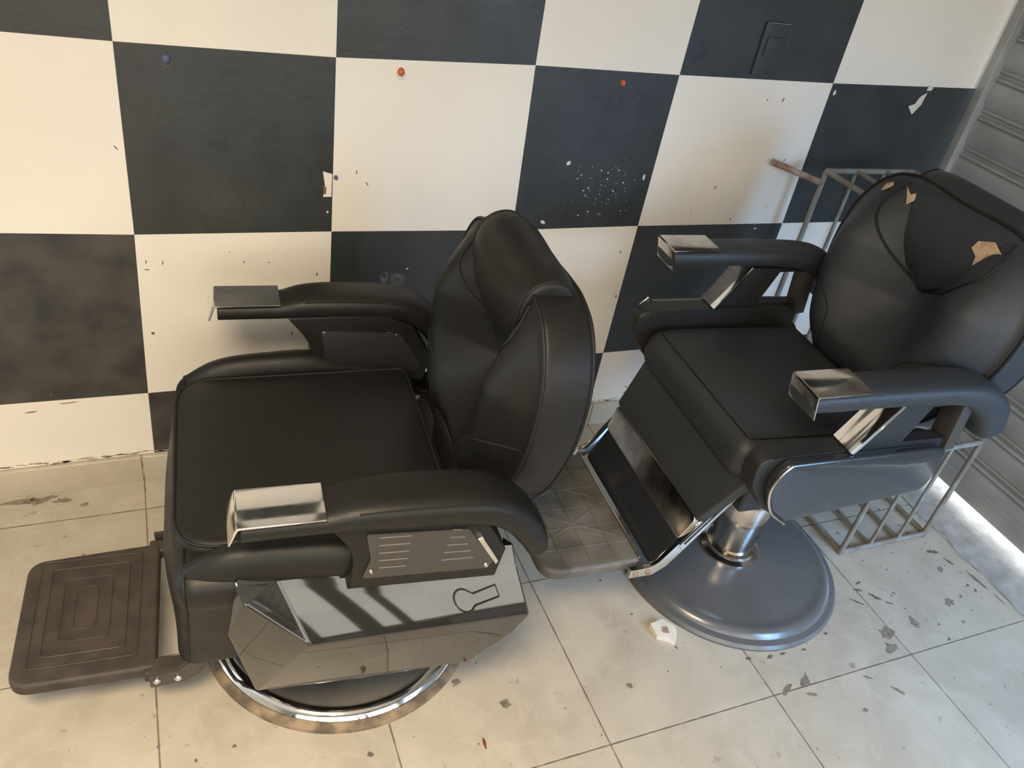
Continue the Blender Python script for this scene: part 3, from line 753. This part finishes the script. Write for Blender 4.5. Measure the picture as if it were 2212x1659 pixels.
    for k, (ins, r) in enumerate(((.022, .0016), (.045, .0022), (.075, .0014), (.10, .0014))):
        o2 = rounded([(-.385 - ins, -.152 + ins), (-.385 - ins, .152 - ins), (-.615 + ins * .9, .152 - ins), (-.615 + ins * .9, -.152 + ins)], .012, 4)
        mk_tube('mat_rib', [(q.x, q.y, zf + .0003) for q in o2], r, M['rubber'], f, closed=True, seg=6)
    for v in (.150, -.158):
        bm = bmesh.new(); box(bm, (-.345, v, zf - .016), (.10, .034, .028), bev=.006); link('footrest_lug', bm, M['rubber'], f)
    for s in (-1, 1):
        bm = bmesh.new(); bar(bm, [(-.385, zf - .015), (-.325, zf - .012), (-.300, zf + .012), (-.272, zf + .09), (-.235, .345)], .010, .036, s * .181)
        br = link('footrest_bracket', bm, M['panel'], t, 30)
        for u in (-.372, -.335): add_screw(br, 'bolt', (u, s * .187, zf - .014), (0, s, 0), .007)
    # --- backrest and headrest
    P = dict(z0=.462, uf=.232, lean=.045, sc=1.0, H=.975, hz=.937, hu=.236, hs=1.02, tu=.272, hr=.053, dip=.082)
    back_rest(t, P, V); head_rest(t, P, V)
    bm = bmesh.new(); box(bm, (.235, 0, .44), (.09, .20, .16), bev=.01); link('back_hinge', bm, M['matte'], t)
    return t

def torn_patch(parent, fn, poly, lift=.002):
    """patch of bare foam lying on the padded surface fn(a,b,lift)"""
    bm = bmesh.new(); n = len(poly); c = sum((Vector(p) for p in poly), Vector((0, 0))) / n
    ctr = bm.verts.new(fn(c.x, c.y, lift + .001)); rings = []
    for k in (.5, 1.0): rings.append([bm.verts.new(fn(*(c.lerp(Vector(p), k)), lift * (1.2 - .4 * k))) for p in poly])
    for i in range(n):
        bm.faces.new((ctr, rings[0][i], rings[0][(i + 1) % n])); bm.faces.new((rings[0][i], rings[1][i], rings[1][(i + 1) % n], rings[0][(i + 1) % n]))
    return link('torn_foam', bm, M['foam'], parent)

def rear_chair():
    t = thing('barber_chair', 'dusty black barber chair by the shutter, torn backrest showing tan foam, chrome footrest brackets', 'barber chair', (1.33, -.61, 0), math.radians(-3))
    V = M['vinyl_dust_haze']
    b = link('base', lathe(bmesh.new(), [(0, .046), (.08, .046), (.16, .042), (.225, .034), (.243, .031), (.252, .034), (.262, .033), (.272, .026), (.278, .018), (.292, .014), (.298, .006), (.298, 0)]), M['dome_haze'], t)
    c = link('column', lathe(bmesh.new(), [(.078, .044), (.078, .052), (.066, .058), (.0655, .068), (.056, .07), (.061, .15), (.063, .235), (.058, .245), (.04, .25), (.04, .44), (0, .44)], seg=64), M['chrome_rust'], t)
    bm = bmesh.new(); box(bm, (-.03, -.035, .258), (.045, .012, .012), bev=.002); link('pump_clip', bm, M['chrome_rust'], c)
    bm = bmesh.new(); box(bm, (-.02, 0, .462), (.42, .40, .12), bev=.01); link('seat_frame', bm, M['matte'], t)
    # seat
    out = rounded([(-.298, -.215), (.14, -.235), (.14, .235), (-.298, .245)], [.05, .03, .03, .06], 10)
    c = Cushion(out, lambda a, b, tt: Vector((a, b, tt)), .500, .605, .045, front=lambda a, b: .014 - .012 * math.exp(-(a / .15) ** 2), n=140, p=3)
    s_ = c.build('seat_cushion', V, t)
    mk_tube('seam', c.edge(20, lift=.0005), .0018, M['piping'], s_, closed=True)
    # far-side step of the seat frame
    for s in (-1, 1):
        path = smooth_path([(-.235, .545, .04, .06), (-.17, .547, .052, .074), (0, .548, .055, .075), (.15, .545, .05, .07)], 24)
        link('side_roll', sweep(bmesh.new(), round_ends(path, .024, .02), s * .262, power=2.5), V, t)
    # calf board: vinyl pad, chrome band, dark gloss plate
    def board(name, u0, z0, u1, z1, w0, w1, th, m, lift=0.0, r=.006, crown=0.0):
        d = Vector((u1 - u0, z1 - z0)); Lg = d.length; d.normalize(); n = Vector((-d.y, d.x)); n = n if n.x < 0 else -n
        pts = [Vector(p) for p in ((-w0, 0), (w0, 0), (w1, Lg), (-w1, Lg))]
        pts = rounded(pts, .012, 4)
        c = Cushion(pts, lambda a, b, tt: Vector((u0 + d.x * b + n.x * tt, a, z0 + d.y * b + n.y * tt)), -th, lift, r, front=lambda a, b: crown, n=100, rings=8, p=4)
        return c.build(name, m, t)
    board('calf_pad', -.262, .525, -.330, .398, .232, .205, .020, V, .006, .008, .004)
    board('chrome_band', -.328, .402, -.350, .335, .198, .192, .010, M['chrome_rust'], .004, .003)
    board('kick_plate', -.346, .345, -.395, .255, .186, .180, .008, M['gloss2'], 0.0, .003)
    # footrest
    zf = .27
    out = rounded([(-.415, -.178), (-.415, .178), (-.645, .178), (-.645, -.178)], [.010, .010, .05, .05], 8)
    c = Cushion(out, lambda a, b, tt: Vector((a, b, tt)), zf - .028, zf, .008, n=120)
    f = c.build('footrest', M['rubber_grey'], t)
    mk_tube('mat_rim', c.edge(40, lift=-.004), .0022, M['rubber_grey'], f, closed=True, seg=6)
    for v in (-.118, -.06, 0, .06, .118): mk_tube('mat_rib', [(-.425, v, zf + .0005), (-.630, v, zf + .0005)], .0012, M['rubber_grey'], f, seg=6)
    for u in (-.47, -.53, -.59): mk_tube('mat_rib', [(u, -.165, zf + .0005), (u, .165, zf + .0005)], .0012, M['rubber_grey'], f, seg=6)
    for sx in (-1, 1):
        for v in (-.10, .02): mk_tube('mat_rib', [(-.53 - sx * .09, v, zf + .0008), (-.53 + sx * .09, v + .10, zf + .0008)], .0014, M['rubber_grey'], f, seg=6)
    mk_tube('chrome_edge', [(-.416, -.17, zf + .001), (-.416, .17, zf + .001)], .0025, M['chrome'], f, seg=8)
    for s in (-1, 1):
        bm = bmesh.new(); bar(bm, [(-.452, zf - .013), (-.398, zf - .013), (-.375, zf + .004), (-.345, zf + .055), (-.235, .500)], .012, .026, s * .196)
        br = link('footrest_bracket', bm, M['chrome'], t, 30)
        for k in (-.006, .004): mk_tube('bracket_groove', [(-.345 + k * 1.2, s * .2025, zf + .062), (-.240 + k, s * .2025, .494)], .0018, M['matte'], br, seg=6)
        for u in (-.438, -.408): add_screw(br, 'bolt', (u, s * .203, zf - .013), (0, s, 0), .007, M['rust'])
    # arms
    for s in (-1, 1):
        v0 = s * .272 + .002
        key = [(-.272, .776, .076, .044), (-.20, .776, .080, .046), (-.15, .777, .082, .046), (0.0, .775, .086, .048), (.10, .768, .090, .054), (.16, .750, .094, .066), (.205, .715, .094, .076), (.225, .675, .090, .070)]
        ar = link('armrest', sweep(bmesh.new(), round_ends(smooth_path(key, 60), .002, .030), v0, power=3.0), V, t, 60)
        bm = bmesh.new(); sweep_cap(bm, -.280, -.155, .8015, v0, .080, .052, slant=.012); link('armrest_cap', bm, M['chrome_rust'], ar, 30)
        bm = bmesh.new(); bar(bm, [(-.045, .752), (-.115, .640)], .060, .010, s * .268); link('chrome_strut', bm, M['chrome'], t, 30)
        bm = bmesh.new(); bar(bm, [(.135, .745), (.150, .615)], .050, .030, s * .268); link('rear_strut', bm, M['panel'], t, 30)
        bm = bmesh.new(); prism(bm, [(-.04, .742), (.14, .742), (.14, .732), (.05, .732), (.015, .645), (.15, .645), (.15, .60), (-.11, .60), (-.11, .635)], lambda a, b, tt, s=s: Vector((a, s * tt, b)), .255, .283, bev=.001)
        link('arm_frame', bm, M['matte'], t, 25)
        # side cover
        fr = lambda a, b, tt, s=s: Vector((a, s * (.272 + tt), b))
        out = rounded([(-.318, .636), (-.315, .575), (-.265, .505), (-.21, .475), (.125, .515), (.140, .560), (.135, .630), (.10, .640), (-.255, .640)], [.05, .05, .05, .03, .04, .02, .02, .02, .05], 7)
        bm = bmesh.new(); prism(bm, [(p.x, p.y) for p in out], fr, -.03, .012, bev=.005); cv = link('side_cover', bm, M['matte'], t, 25)
        arc = [(-.215, .478), (-.265, .520), (-.288, .575), (-.280, .615), (-.262, .638)]
        out = rounded(arc + [(.10, .636), (.130, .626), (.138, .560), (.122, .518)], [.02, .02, .02, .02, .01, .02, .01, .02, .03], 5)
        c = Cushion(out, fr, .010, .034, .008, front=lambda a, b: .004, n=120)
        c.build('cover_panel', M['gloss2'], cv)
        K = [Vector((a, b)) for a, b in arc]; pts = [fr(q[0], q[1], .036) for q in smooth_path([(a, b, 0, 0) for a, b in arc], 24)]
        mk_tube('chrome_arc', pts, .0028, M['chrome_rust'], cv, seg=8)
    P = dict(z0=.560, uf=.148, lean=.15, sc=1.06, H=1.02, hz=1.045, hu=.215, hs=1.15, tu=.245, hr=.058, wing=.014, dip=.05)
    b, c, fr = back_rest(t, P, V); h = head_rest(t, P, V)
    torn_patch(b, lambda a, bb, l: c.surf(a, bb, l), [(.150, 1.005), (.128, .985), (.118, .972), (.110, .985), (.095, .988), (.100, .998), (.118, 1.000), (.125, .992), (.140, .998)], .004)
    torn_patch(b, lambda a, bb, l: c.surf(a, bb, l), [(.205, .985), (.198, .97), (.190, .972), (.178, .990), (.186, .997)], .004)
    torn_patch(h, P['surf'], [(-.148, .170), (-.118, .182), (-.085, .170), (-.08, .155), (-.10, .145), (-.106, .118), (-.118, .105), (-.13, .125), (-.145, .138)], .004)
    return t
front_chair()
rear_chair()
